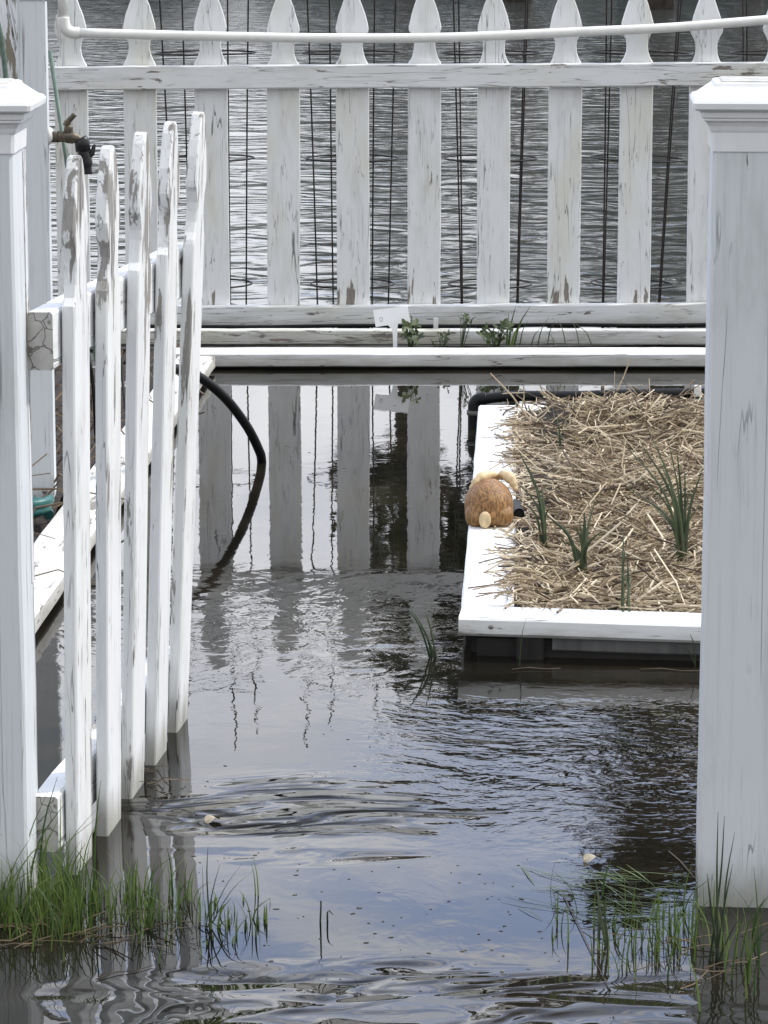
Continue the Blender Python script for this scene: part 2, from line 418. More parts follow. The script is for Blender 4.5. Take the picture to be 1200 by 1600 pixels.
for px, az, lean, lab in ((330, 31, (0, -.01), 'wire tomato cage behind the fence, standing nearest the spigot end'),
                     (551, 28, (0, 0), 'wire tomato cage behind the fence, right behind the white plant label'),
                     (765, 41, (0, .0), 'wire tomato cage behind the fence, standing behind the left end of the straw bed'),
                     (985, 38, (0, .03), 'wire tomato cage behind the fence, leaning right just left of the right gate post'),
                     (1208, 43, (0, 0), 'wire tomato cage behind the fence, largely hidden by the right gate post cap')):
    p = PY(px, 505, YF + .34); p.z = 0
    make_cage(p, R(az), lean)['label'] = lab

# ------------------------------------------------------------------ narrow planter in front of the fence
ZR = .047
A = P(313, 553, ZR); B = P(1330, 553, ZR); A.z = B.z = 0
Yb = P(700, 553, ZR).y
planter = thing('planter_box', (0, Yb, 0), 'long narrow white planter box running along the foot of the far fence', 'planter')
plank('front_rim', Vector((A.x-.09, Yb+.072, ZR-.019)), Vector((B.x, Yb+.072, ZR-.019)), .144, .038, M_RIM, planter)
yb2 = P(700, 516, ZR+.012).y
plank('back_rim', Vector((A.x-.3, yb2+.02, ZR-.010)), Vector((B.x, yb2+.02, ZR-.010)), .05, .044, M_RAIL, planter)
for yy in (Yb+.055,):
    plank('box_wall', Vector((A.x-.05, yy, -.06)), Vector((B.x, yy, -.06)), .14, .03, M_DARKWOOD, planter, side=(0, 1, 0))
bm = bmesh.new(); n = 120
def strip_mesh(x0, x1, y0, y1, zf, nx, ny):
    bm = bmesh.new(); g = [[bm.verts.new((x0+(x1-x0)*i/nx, y0+(y1-y0)*j/ny, zf(x0+(x1-x0)*i/nx, y0+(y1-y0)*j/ny))) for i in range(nx+1)] for j in range(ny+1)]
    for j in range(ny):
        for i in range(nx): f = bm.faces.new((g[j][i], g[j][i+1], g[j+1][i+1], g[j+1][i])); f.smooth = True
    return bm
bm.free()
obj('soil', strip_mesh(A.x-.25, B.x, Yb+.15, yb2-.006, lambda x, y: .004 + .012*mnoise.noise((x*14, y*14, 3)), 160, 14), M_SOIL, planter)

# black irrigation line between planter and fence
pts = [fence_pt(x, 511.5 + .8*math.sin(x*.02) - .004*(x-100), -.10) for x in range(20, 1420, 40)]
o = obj('drip_hose', tube(pts, .0062, 8), M_HOSE); tag(o, 'thin black irrigation hose lying along the foot of the far fence', 'hose')
p0 = fence_pt(681, 501, -.115)
bm = bmesh.new(); box_bm(bm, p0 + Vector((0, 0, -.008)), (.015, .012, .034)); bmesh.ops.bevel(bm, geom=bm.edges[:], offset=.002, segments=1, affect='EDGES')
o = obj('hose_clip', bm, M_PVC); tag(o, 'small white clip on the thin black hose beside the far fence', 'clip')

# ------------------------------------------------------------------ left raised bed (long rim behind the gate)
i0 = P(336, 556, ZR); i1 = P(52, 967, ZR)
d = (i1-i0).normalized(); i2 = i0 + d*(4.75)
sidev = Vector((d.y, -d.x, 0))
if sidev.x > 0: sidev = -sidev           # towards the left (outside of frame)
lbed = thing('raised_bed', (i1.x, i1.y, 0), 'worn white raised bed full of dry stems behind the open gate', 'raised bed')
WR = .108
aa, bb = i0 + sidev*WR/2, i2 + sidev*WR/2
aa = aa + d*.003
plank('rim', Vector((aa.x, aa.y, ZR-.0175)), Vector((bb.x, bb.y, ZR-.0175)), WR, .035, M_RIMOLD, lbed)
w0, w1 = i0 + sidev*.04, i2 + sidev*.04
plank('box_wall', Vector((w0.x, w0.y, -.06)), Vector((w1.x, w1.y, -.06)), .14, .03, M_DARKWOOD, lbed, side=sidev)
bm = bmesh.new()
g = []
for j in range(61):
    q = i0 + (i2-i0)*j/60; g.append([bm.verts.new(q + sidev*(WR + .02 + .9*k/14) - Vector((0, 0, ZR - .006 - .05*mnoise.noise((j*.2, k*.4, 1))-.01))) for k in range(15)])
for j in range(60):
    for k in range(14): bm.faces.new((g[j][k], g[j][k+1], g[j+1][k+1], g[j+1][k])).smooth = True
obj('soil', bm, M_SOIL, lbed)

# ------------------------------------------------------------------ gate posts
def loft_sq(levels, ch=.004):
    """square tiers (half width, z) joined into one turned-looking cap"""
    bm = bmesh.new(); rows = []
    for h, z in levels:
        c = min(ch, h*.3)
        rows.append([bm.verts.new((x, y, z)) for x, y in ((-h+c, -h), (h-c, -h), (h, -h+c), (h, h-c), (h-c, h), (-h+c, h), (-h, h-c), (-h, -h+c))])
    for a, b in zip(rows, rows[1:]):
        for k in range(8): bm.faces.new((a[k], a[(k+1) % 8], b[(k+1) % 8], b[k]))
    bm.faces.new(rows[0][::-1]); bm.faces.new(rows[-1]); return bm
def gate_post(name, cx, Yf, W, ztop, rot, label, matshaft):
    o = thing(name, (cx, Yf + W/2, 0), label, 'gate post', 'white gate posts with moulded caps')
    Mz = Matrix.Translation((cx, Yf + W/2, 0)) @ Matrix.Rotation(R(rot), 4, 'Z')
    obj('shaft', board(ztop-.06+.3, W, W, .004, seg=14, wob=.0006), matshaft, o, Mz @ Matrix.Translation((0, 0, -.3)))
    h = W/2
    obj('moulding', loft_sq([(h+.002, ztop-.086), (h+.003, ztop-.062), (h+.0045, ztop-.059), (h+.006, ztop-.054), (h+.009, ztop-.049), (h+.013, ztop-.046), (h+.013, ztop-.0435), (h+.016, ztop-.042), (h+.017, ztop-.036), (h+.019, ztop-.0335)]), M_CAP, o, Mz)
    c = obj('cap', loft_sq([(h+.022, ztop-.0335), (h+.026, ztop-.031), (h+.027, ztop-.024), (h+.024, ztop-.0195), (h+.018, ztop-.0175), (h+.000, ztop-.004), (h-.002, ztop), (h-.005, ztop+.001)]), M_CAP, o, Mz)
    obj('top_plate', loft_sq([(h-.010, ztop+.0), (h-.010, ztop+.0025), (h-.012, ztop+.003)]), M_CAPTOP, o, Mz)
    return o
pr = P(1087, 1418); WP = .142
zt = PY(1150, 131, pr.y).z
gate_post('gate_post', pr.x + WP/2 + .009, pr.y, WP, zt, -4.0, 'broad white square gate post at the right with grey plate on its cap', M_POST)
pl = P(37, 1418)
zt2 = PY(40, 134, pl.y).z
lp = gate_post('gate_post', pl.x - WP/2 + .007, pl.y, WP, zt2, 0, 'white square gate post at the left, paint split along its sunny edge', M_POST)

plank('paint_split', Vector((pl.x + .0075, pl.y + WP - .020, .42)), Vector((pl.x + .0075, pl.y + WP - .018, zt2 - .09)), .022, .003, M_PEEL, lp, side=(1, 0, 0), ch=.0006, wob=.0012)

# ------------------------------------------------------------------ open gate
gp = [((104, 122, 147), 1367, (97, 115, 133), 245), ((150, 169, 190), 1307, (155, 168, 188), 229), ((190, 206, 224), 1249, (203, 220, 237), 207),
      ((227, 243, 261), 1196, (251, 266, 283), 191), ((262, 277, 296), 1145, (295, 310, 325), 175)]
g0 = P(122, 1367); g1 = P(277, 1147); gdir = (g1-g0).normalized()
gate = thing('gate', (g0.x, g0.y, 0), 'open white picket gate with flaking paint standing in the water at the left', 'gate')
gn = Vector((gdir.y, -gdir.x, 0))     # towards +x, the sunny broad face
TG = .0175; gpos = []
for i, (bx, by, tx, ty) in enumerate(gp):
    b = P(bx[1], by); top = PY(tx[1] + (2 if i else 3), ty, b.y + .03)
    # front-right arris at b; picket runs back along gdir
    zax = (top - (b + Vector((0, .03, 0)))).normalized()
    zax = Vector((zax.x, zax.y*.2, zax.z)).normalized()
    xax = (gdir - zax*gdir.dot(zax)).normalized(); yax = zax.cross(xax)
    Mx = Matrix((xax, yax, zax)).transposed().to_4x4()
    wd = .098
    org = b + gdir*wd/2 - gn*TG/2
    Mx.translation = org - zax*.12
    rr = random.Random(40+i)
    pk = obj('picket', picket_bm(wd, top.z + .12, TG, .205, rr), M_GATE, gate, Mx)
    gpos.append((org, zax))
# rails behind the pickets (left side)
def gate_on(i, z): o, zx = gpos[i]; return o + zx*(z/zx.z)
zr1 = (PY(72, 487, g0.y).z + PY(72, 570, g0.y).z)/2; zr0 = (PY(85, 1230, g0.y).z + PY(85, 1325, g0.y).z)/2
for zz in (zr1, zr0):
    a, b = gate_on(0, zz), gate_on(4, zz)
    dd = (b-a).normalized(); off = -gn*(TG/2 + .0195)
    ro = plank('rail', a + off - dd*.085, b + off + dd*.05, .078, .036, M_GATE, gate, side=gn, ch=.003, wob=.0012)
    ro.data.materials.append(M_END)
    for pg in ro.data.polygons:
        if abs(pg.normal.z) > .9: pg.material_index = 1

# ------------------------------------------------------------------ spigot post with faucet
ps = P(66, 784, .03)
sp = thing('spigot_post', (ps.x, ps.y, 0), 'tall slim white board with rounded foot carrying the faucet behind left gate post', 'post')
wS = .060; hS = PY(55, 3, ps.y).z
bm = bmesh.new()
out = [(-wS/2+.018, 0), (-wS/2+.006, .007), (-wS/2, .022), (-wS/2, hS-.02), (wS/2, hS-.02), (wS/2, .022), (wS/2-.006, .007), (wS/2-.018, 0)]
f = bm.faces.new([bm.verts.new((x, -.025, z)) for x, z in out]); ex = bmesh.ops.extrude_face_region(bm, geom=[f])
bmesh.ops.translate(bm, vec=(0, .05, 0), verts=[q for q in ex['geom'] if isinstance(q, bmesh.types.BMVert)])
bmesh.ops.recalc_face_normals(bm, faces=bm.faces); bmesh.ops.bevel(bm, geom=bm.edges[:], offset=.004, segments=2, affect='EDGES')
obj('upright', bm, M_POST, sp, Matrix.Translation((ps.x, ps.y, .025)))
bm = bmesh.new(); box_bm(bm, (ps.x, ps.y, hS+.018), (wS+.008, .058, .022)); obj('end_cap', bm, M_CAPTOP, sp)
bm = ell_bm(bmesh.new(), Vector((PY(70, 768, ps.y-.027).x, ps.y-.026, PY(70, 768, ps.y-.027).z)), (.006, .003, .006)); obj('screw', bm, M_SCREW, sp, smooth=True)
def SP(px, py, dy=0.0): return PY(px, py, ps.y + dy)
tap = thing('faucet', SP(85, 214), 'tarnished brass garden faucet with black hose valve on the slim white post', 'faucet')
obj('flange', tube([SP(76, 212), SP(83, 212)], [.021, .014], 14), M_PVC, tap)
obj('body', tube(spline([SP(80, 212), SP(92, 213), SP(105, 214), SP(118, 216), SP(126, 222)], 5), [.010]*5+[.012]*5+[.0135]*5+[.011]*5+[.011], 12), M_BRASS, tap)
bm = tube([SP(85, 205), SP(85, 222)], .013, 8)
tube_bm(bm, [SP(107, 214), SP(107, 199), SP(106, 196)], [.011, .010, .0085], 10)
obj('bonnet', bm, M_BRASS, tap)
obj('handle', tube(spline([SP(103, 197), SP(107, 189), SP(112, 184), SP(117, 178)], 4), [.008]*4+[.006]*4+[.0055]*3+[.006, .005], 8), M_BRASS, tap)
v = thing('hose_valve', SP(130, 225), 'black plastic shut-off valve screwed under the brass faucet', 'valve')
obj('collar', tube([SP(126, 215), SP(128, 219), SP(130, 236)], [.013, .0165, .0165], 12), M_BLACK, v)
obj('valve_body', tube(spline([SP(130, 235), SP(134, 246), SP(137, 262), SP(138, 272)], 3), [.013]*3+[.0125]*3+[.009]*4, 10), M_BLACK, v)
obj('lever', tube([SP(136, 246), SP(144, 240), SP(147, 228), SP(149, 226)], [.006, .006, .004, .003], 8), M_BLACK, v)

tip = SP(78, 80, .12); foot = SP(104, 252, .02)
o = obj('plant_stake', tube([tip, foot, foot + (foot-tip)*1.9], .0048, 8), M_STAKE); tag(o, 'thin grey-green plant stake leaning behind the brass faucet', 'stake')

# peeling lattice seen above the left gate post
lat = thing('lattice_panel', SP(15, 780, .35) , 'old lattice panel with badly peeling paint above the left gate post', 'lattice')
for k, (a, b) in enumerate((((-14, -60), (34, 200)), ((12, -60), (52, 150)), ((34, -60), (-18, 190)), ((10, -60), (-34, 170)), ((56, -60), (0, 260)))):
    pa, pb = SP(*a, .35+.006*(k > 1)), SP(*b, .35+.006*(k > 1)); plank('slat', pa, pb, .032, .006, M_PEEL, lat, side=(0, 1, 0), ch=.001)
plank('side_rail', SP(34, -60, .36), SP(40, 640, .36), .03, .03, M_PEEL, lat, side=(0, 1, 0))
plank('side_rail', SP(-60, -60, .36), SP(-50, 640, .36), .03, .03, M_PEEL, lat, side=(0, 1, 0))
o = obj('garden_hose', tube(spline([SP(-8, 20, .3), SP(2, 60, .3), SP(9, 120, .3), SP(12, 200, .3)], 5), .006, 8), M_STAKE); tag(o, 'dull green hose hanging in front of the peeling lattice panel', 'hose')

# ------------------------------------------------------------------ white plumbing pipe in front of the fence tops
pv = thing('water_pipe', fence_pt(105, 50, -.11), 'white plastic water pipe bent across the pointed fence tops', 'pipe')
def FP(x, y): return fence_pt(x, y, -.085)
obj('riser', tube([FP(97, -60), FP(98.5, 30)], .0148, 16), M_PVC, pv)
obj('elbow', tube(spline([FP(99, 27), FP(100, 36), FP(104, 46), FP(113, 51), FP(124, 51.5)], 5), .0185, 16), M_PVC, pv)
obj('long_run', tube(spline([FP(122, 51.5), FP(300, 56), FP(500, 59.5), FP(700, 58.5), FP(900, 50), FP(1050, 43), FP(1200, 31), FP(1420, 14)], 6), .0148, 16), M_PVC, pv)

# ------------------------------------------------------------------ straw bed
ZB = .078
fl = P(719, 963, ZB)                           # outer front-left corner of the rim top
bl = P(750, 633, ZB)
fdr = P(1095, 984, ZB-.004) - P(722, 972, ZB); 
ax = (bl - fl); ax.z = 0; BL = ax.length; ax.normalize()
cr = Vector((ax.y, -ax.x, 0)); cr = (cr*math.cos(R(-3.5)) + ax*math.sin(R(-3.5))).normalized()
BW = 1.02; WB = .096; TB = .036
bed = thing('raised_bed', (fl.x, fl.y, 0), 'white framed raised bed mulched with straw, half drowned at the right', 'raised bed')
def bp(u, v, z): q = fl + cr*u + ax*v; return Vector((q.x, q.y, z))
# front and left boards, mitre-less: front runs full width
plank('rim', bp(0, WB/2, ZB-TB/2), bp(BW, WB/2, ZB-TB/2-.010), WB, TB, M_RIM, bed, ch=.006)
plank('rim', bp(WB/2, WB+.003, ZB-TB/2), bp(WB/2, BL*.42, ZB-TB/2), WB, TB, M_RIM, bed, ch=.004)
plank('rim', bp(WB/2, BL*.42+.003, ZB-TB/2-.001), bp(WB/2-.004, BL, ZB-TB/2), WB, TB, M_RIM, bed, ch=.004)
plank('rim', bp(WB+.003, BL-WB/2, ZB-TB/2+.006), bp(BW, BL-WB/2, ZB-TB/2+.006), WB, TB, M_RIM, bed)
plank('rim', bp(BW-WB/2, WB+.003, ZB-TB/2-.012), bp(BW-WB/2, BL-WB-.003, ZB-TB/2), WB, TB, M_RIM, bed)
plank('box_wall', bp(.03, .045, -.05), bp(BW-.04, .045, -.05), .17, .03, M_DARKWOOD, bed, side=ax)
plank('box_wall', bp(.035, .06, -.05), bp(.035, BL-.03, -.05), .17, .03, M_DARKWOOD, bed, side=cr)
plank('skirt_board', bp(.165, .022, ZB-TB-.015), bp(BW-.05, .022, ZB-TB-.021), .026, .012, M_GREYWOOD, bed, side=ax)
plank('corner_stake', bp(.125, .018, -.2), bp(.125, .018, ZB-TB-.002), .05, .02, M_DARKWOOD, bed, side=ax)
for u in (.055,):
    q = bp(u, -.0005, ZB-TB/2); obj('screw', ell_bm(bmesh.new(), q, (.005, .0022, .004)), M_SCREW, bed, smooth=True)
def mound(u, v):
    """straw surface height over the bed"""
    k = min(1, max(0, (v-WB)/(BL-2*WB)))
    edge = min(1, (u-WB)/.07, (v-WB)/.10, (BL-WB*.7-v)/.05); edge = max(0, edge)
    z = ZB - .026 + edge*(.014 + .022*k**1.5 + .022*math.exp(-((k-.50)/.12)**2) - .030*math.exp(-((k-.74)/.06)**2)*max(0, 1-(u-WB)/.45) + .030*math.exp(-((k-.92)/.10)**2))
    return z + .013*mnoise.noise((u*9, v*6, 0))*edge
bm = bmesh.new(); g = []
for j in range(80):
    v = WB*.9 + (BL-1.8*WB)*j/79
    g.append([bm.verts.new(bp(WB*.9 + (BW-1.8*WB)*i/39, v, mound(WB*.9 + (BW-1.8*WB)*i/39, v)-.012)) for i in range(40)])
for j in range(79):
    for i in range(39): bm.faces.new((g[j][i], g[j][i+1], g[j+1][i+1], g[j+1][i])).smooth = True
obj('soil', bm, M_SOIL, bed)

class Blades:
    """collects many small strips / stalks into one mesh with a 'tone' value per piece"""
    def __init__(s): s.v = []; s.f = []; s.t = []
    def ribbon(s, pts, width, tone, side=None, fold=0.0):
        n = len(pts); b = len(s.v)
        for i, p in enumerate(pts):
            tg = (pts[min(i+1, n-1)] - pts[max(i-1, 0)]).normalized()
            sd = (side - tg*side.dot(tg)).normalized() if side is not None else tg.cross(Vector((.3, .2, 1))).normalized()
            wv = width[i] if isinstance(width, list) else width
            if fold:
                nn = sd.cross(tg); s.v += [p - sd*wv/2, p + nn*wv*fold, p + sd*wv/2]
            else: s.v += [p - sd*wv/2, p + sd*wv/2]
        k = 3 if fold else 2
        for i in range(n-1):
            a = b + i*k
            for c in range(k-1): s.f.append((a+c, a+c+1, a+k+c+1, a+k+c)); s.t.append(tone)
    def stalk(s, pts, r, tone):
        n = len(pts); b = len(s.v)
        for i, p in enumerate(pts):
            tg = (pts[min(i+1, n-1)] - pts[max(i-1, 0)]).normalized()
            u = tg.orthogonal().normalized(); v = tg.cross(u)
            rr = r[i] if isinstance(r, list) else r
            for k in range(4): s.v.append(p + (u*math.cos(k*math.pi/2) + v*math.sin(k*math.pi/2))*rr)
        for i in range(n-1):
            for k in range(4):
                s.f.append((b+i*4+k, b+i*4+(k+1) % 4, b+i*4+4+(k+1) % 4, b+i*4+4+k)); s.t.append(tone)
    def build(s, name, mat, parent=None):
        me = bpy.data.meshes.new(name); me.from_pydata([tuple(v) for v in s.v], [], s.f)
        at = me.attributes.new('tone', 'FLOAT', 'FACE'); at.data.foreach_set('value', s.t)
        me.update(); return obj(name, me, mat, parent)

r = random.Random(3); S = Blades()
for i in range(17000):
    v = WB*.8 + (BL - 1.45*WB)*r.random()**.9; u = WB*.95 + (BW-1.9*WB)*r.random()**1.25
    z = mound(u, v) + r.uniform(-.012, .010)
    a = r.gauss(0, .8) if r.random() < .6 else r.uniform(0, math.pi)
    L = r.uniform(.03, .12) if r.random() < .72 else r.uniform(.12, .26)
    if u < WB+.03: a = r.gauss(1.57, .5)
    pitch = r.gauss(.02, .22)
    if r.random() < .02: pitch = r.uniform(.4, 1.0)
    c = bp(u, v, z); dv = (cr*math.cos(a) + ax*math.sin(a)); 
    dv = (dv*math.cos(pitch) + Vector((0, 0, 1))*math.sin(pitch))
    bend = Vector((r.uniform(-1, 1), r.uniform(-1, 1), r.uniform(-.6, .3)))*L*.17
    b2 = Vector((r.uniform(-1, 1), r.uniform(-1, 1), r.uniform(-.6, .3)))*L*.12
    pts = [c - dv*L/2, c - dv*L*.2 + bend*.8, c + dv*L*.15 + bend*.6 + b2, c + dv*L/2 + b2*.5]
    m0 = min(q.z for q in pts)
    if r.random() < .45:
        for q in pts:
            uu, vv = (q-fl).dot(cr), (q-fl).dot(ax); q.z = max(q.z, min(mound(uu, vv), ZB+.2) - .006)
    # keep straws off the rim apart from a few that poke over it
    if min((q-fl).dot(ax) for q in pts) < WB*.9 and r.random() < .85: continue
    if min((q-fl).dot(cr) for q in pts) < WB*.93 and r.random() < .80: continue
    for q in pts:
        if (q-fl).dot(ax) < WB+.004 or (q-fl).dot(cr) < WB+.004: q.z = max(q.z, ZB+.004)
    S.stalk(pts, r.choice((.0007, .0009, .0012, .0012, .0016, .0022)), min(1, max(0, r.gauss(.50, .36))))
for (px, py, n, spread) in ((806, 905, 36, .9), (808, 700, 14, .8), (808, 650, 10, .8)):     # tufts spilling onto the left rim
    for i in range(n):
        c = P(px + r.uniform(-4, 14), py + r.uniform(-35, 40), ZB+.004); a = math.pi + r.gauss(-.5, .6); L = r.uniform(.03, .085)
        dv = cr*math.cos(a) - ax*math.sin(a)*.9*spread
        S.stalk([c - dv*.03 + Vector((0, 0, .012)), c + dv*L*.5 + Vector((0, 0, .010+r.random()*.014)), c + dv*L + Vector((0, 0, .002+r.random()*.018))], .0015, min(1, max(0, r.gauss(.5, .2))))
for a, b in (((830, 660), (766, 583)), ((905, 655), (842, 602)), ((815, 640), (818, 605)), ((960, 620), (985, 560))):          # long loose stems at the back
    q0 = P(*a, ZB+.03); q1 = PY(*b, q0.y - .03)
    S.stalk([q0, q0.lerp(q1, .5) + Vector((.004, 0, .004)), q1], [.0025, .002, .0014], .7)
straw = S.build('straw', M_STRAW); tag(straw, 'loose dry yellow straw mulch heaped inside the white framed bed', 'straw', kind='stuff')

# ------------------------------------------------------------------ onion plants in the straw
def onion(name, leaves, label, base_px, wide=.007):
    b = P(*base_px, ZB+.005); o = thing(name, b, label, 'onion plant', 'green onion plants growing in the straw bed')
    rr = random.Random(int(base_px[0]))
    for k, (px, py, droop) in enumerate(leaves):
        tip = PY(px, py, b.y + rr.uniform(-.05, .05)); st = b + Vector((rr.uniform(-.008, .008), rr.uniform(-.01, .01), -.015))
        mid = st.lerp(tip, .5) + Vector((0, 0, .014)) - Vector(((tip.x-st.x)*.22, 0, 0))
        pts = spline([st, mid, tip], 5)
        if droop: pts += spline([tip, tip + Vector((droop*.02, 0, -.004)), tip + Vector((droop*.032, -.005, -.03))], 3)[1:]
        n = len(pts); B = Blades(); wl = wide*rr.uniform(.7, 1.15)
        B.ribbon(pts, [wl*(1-(i/(n-1))**2.2*.85) for i in range(n)], rr.random(), Vector((1, .3*rr.uniform(-1, 1), 0)), .28)
        B.build('leaf', M_ONION, o)
    return o
onion('onion_plant', [(930, 782, 0), (913, 800, 0), (868, 842, 0), (898, 822, 0), (884, 858, 0), (922, 838, 0), (848, 800, 0), (905, 812, 0), (916, 850, 0), (940, 830, 0)], 'dark green onion plant in the middle of the straw, broad upright leaves', (908, 886), .0085)
onion('onion_plant', [(966, 684, 0), (1013, 672, 0), (1058, 706, 0), (1098, 732, 0), (1030, 720, 0), (1078, 765, 0), (1042, 680, 0), (990, 732, 0), (1092, 790, 0), (1020, 790, 0), (1060, 790, 0), (1000, 690, 0), (1024, 690, 0), (978, 760, 0), (1070, 730, 0)], 'largest onion plant, many long leaves spreading beside the right gate post', (1066, 870), .0062)
onion('onion_plant', [(974, 833, 0), (980, 868, 0), (969, 890, 0), (986, 900, 0), (977, 855, 0)], 'small thin onion plant near the front board of the straw bed', (978, 948), .005)
onion('onion_plant', [(811, 706, 0), (826, 742, 0), (804, 750, 0), (846, 760, 0), (812, 780, 0), (822, 728, 0), (860, 790, 0)], 'limp onion plant leaning left next to the rabbit figurine', (848, 842), .0062)
onion('onion_plant', [(852, 640, 0), (870, 655, 0), (862, 668, 0), (868, 640, 0)], 'sparse onion plant of dark stems at the back of the straw bed', (876, 696), .003)

# ------------------------------------------------------------------ rabbit figurine sitting on the rim, seen from behind
def rabbit_mat():
    m, t = mat_new('resin_fur'); co = t.add('ShaderNodeTexCoord').outputs['Object']
    v = t.mul(co, (1, 1, .32))
    n = t.noise(v, 260, 4, .6, .5); n2 = t.noise(co, 45, 3)
    c = t.mix(t.ss(n, .33, .66), (.12, .055, .018), (.38, .20, .072))
    c = t.mix(t.m('MULTIPLY', t.ss(n2, .5, .72), .45), c, (.46, .29, .13))
    finish(t, c, .42, bump(t, n, .9, .003)); return m
M_FUR = rabbit_mat(); M_CREAM = simple('resin_cream', (.60, .46, .27), .45, .16, 70, .4, stretch=(1, 1, .4))
rb = P(765, 824, ZB); kx = 6.4/F
rabbit = thing('rabbit_figurine', (rb.x, rb.y, ZB), 'brown resin rabbit figurine crouching on the bed rim with its back turned', 'figurine')
bm = bmesh.new(); W2 = .0505
ell_bm(bm, rb + Vector((0, .050, .038)), (W2, .060, .054), 36, 24)
ell_bm(bm, rb + Vector((0, .045, .024)), (W2*.99, .058, .036), 36, 24)
ell_bm(bm, rb + Vector((-.028, .03, .020)), (.022, .036, .030), 20, 14); ell_bm(bm, rb + Vector((.028, .03, .020)), (.022, .036, .030), 20, 14)
ell_bm(bm, rb + Vector((0, .112, .052)), (.032, .034, .032), 24, 18)       # head, beyond the back
ell_bm(bm, rb + Vector((0, .140, .046)), (.017, .016, .015), 16, 12)       # muzzle
ell_bm(bm, rb + Vector((-.020, .120, .010)), (.013, .022, .012), 14, 10); ell_bm(bm, rb + Vector((.020, .120, .010)), (.013, .022, .012), 14, 10)
for v_ in bm.verts: v_.co.z = max(v_.co.z, ZB+.001)
me = bpy.data.meshes.new('body'); bm.to_mesh(me); bm.free()
body = obj('body', me, M_FUR, rabbit, Matrix.Identity(4))
md = body.modifiers.new('remesh', 'REMESH'); md.mode = 'VOXEL'; md.voxel_size = .0022; md.use_smooth_shade = True
ms = body.modifiers.new('smooth', 'SMOOTH'); ms.factor = .6; ms.iterations = 6
bm = ell_bm(bmesh.new(), rb + Vector((-.010, -.014, .018)), (.0125, .008, .0175), 20, 14); obj('tail', bm, M_CREAM, rabbit, smooth=True)
def ear(pts, rad, name='ear'):
    bm = tube(spline(pts, 5), rad, 10); bmesh.ops.scale(bm, vec=(1, 1, 1), verts=bm.verts); return obj(name, bm, M_CREAM, rabbit)
E = lambda x, y, dy: PY(x, y, rb.y + dy)
ear([E(778, 744, .095), E(768, 742, .080), E(755, 745, .062), E(744, 753, .052), E(735, 766, .046)], [.006]*4+[.0095]*4+[.0115]*5+[.009]*4+[.006]*3+[.003])
ear([E(777, 745, .095), E(787, 741, .080), E(796, 746, .062), E(803, 756, .052), E(806, 767, .045)], [.006]*4+[.0095]*4+[.0115]*5+[.009]*4+[.006]*3+[.003])
for sx in (-.024, .024):
    obj('eye', ell_bm(bmesh.new(), rb + Vector((sx*1.2, .128, .060)), (.005, .005, .005), 12, 8), M_BLACK, rabbit, smooth=True)

# open pipe end in the straw beside the rabbit
c0 = P(811, 803, ZB+.012)
bm = tube([c0 + Vector((0, .16, -.01)), c0], .0115, 14, False); tube_bm(bm, [c0, c0 + Vector((0, .12, -.006))], .0088, 14, True)
o = obj('pipe_end', bm, M_HOSE); tag(o, 'open end of a black pipe poking from the straw beside the rabbit', 'pipe')

# thick black pipe with elbow behind the straw bed
q = P(741, 668); Yp = q.y
pb = thing('black_pipe', (q.x, q.y, 0), 'thick black pipe with an elbow rising from water behind the straw bed', 'pipe')
E2 = lambda x, y: PY(x, y, Yp)
obj('run', tube(spline([E2(752, 624), E2(800, 619), E2(900, 619), E2(1000, 616), E2(1300, 612)], 5), .0138, 14), M_HOSE, pb)
obj('elbow', tube(spline([E2(741, 690), E2(741, 640), E2(742, 630), E2(748, 624), E2(760, 622.5)], 5), .0165, 14), M_HOSE, pb)
obj('clamp', tube([E2(741, 648), E2(741, 641)], .0195, 14), M_GREYWOOD, pb)
bm = bmesh.new(); box_bm(bm, PY(1090, 611, Yp-.03), (.018, .012, .030)); bmesh.ops.bevel(bm, geom=bm.edges[:], offset=.002, segments=1, affect='EDGES')
o = obj('pipe_clip', bm, M_PVC); tag(o, 'white clip holding the thick black pipe beside the right gate post', 'clip')

# ------------------------------------------------------------------ black hose arching into the water
we = P(409, 722)
h0 = PY(296, 586, we.y + .62); 
def HP(x, y, w): return PY(x, y, P(x, w).y)
pts = spline([HP(262, 574, 775), HP(290, 580, 765), HP(316, 592, 757), HP(352, 622, 748), HP(385, 665, 737), HP(404, 702, 727), Vector((we.x, we.y, 0)), Vector((we.x+.004, we.y+.03, -.10))], 6)
o = obj('black_hose', tube(pts, .0115, 12), M_HOSE); tag(o, 'black hose arching from behind the gate down into the water', 'hose')

# ------------------------------------------------------------------ things inside the left bed
def coil(c, r0, n, mat, rad):
    pts = []
    for i in range(n*24+1):
        a = i/24*2*math.pi; pts.append(c + Vector((math.cos(a)*(r0+.004*math.sin(a*.7)), math.sin(a)*r0*.8, rad + i/24*rad*1.5)))
    return tube(pts, rad, 10)
c0 = P(22, 812, .03)
o = obj('garden_hose', coil(c0, .075, 2, M_TEAL, .011), M_TEAL); tag(o, 'teal garden hose coiled on the soil behind the left gate post', 'hose')
o = obj('garden_hose', tube(spline([P(133, 545, ZR), PY(137, 545, 7.6), PY(146, 610, 7.45), P(150, 690, .03)], 6), .0045, 8), M_HOSE); tag(o, 'black feeder tube hanging behind the first two gate pickets', 'hose')
o = obj('garden_hose', tube(spline([PY(190, 560, 8.1), PY(192, 600, 8.05), PY(197, 655, 7.95), PY(190, 695, 7.8)], 6), .004, 8), M_HOSE); tag(o, 'slim black tube looping behind the second and third gate pickets', 'hose')
B = Blades(); rr = random.Random(11)
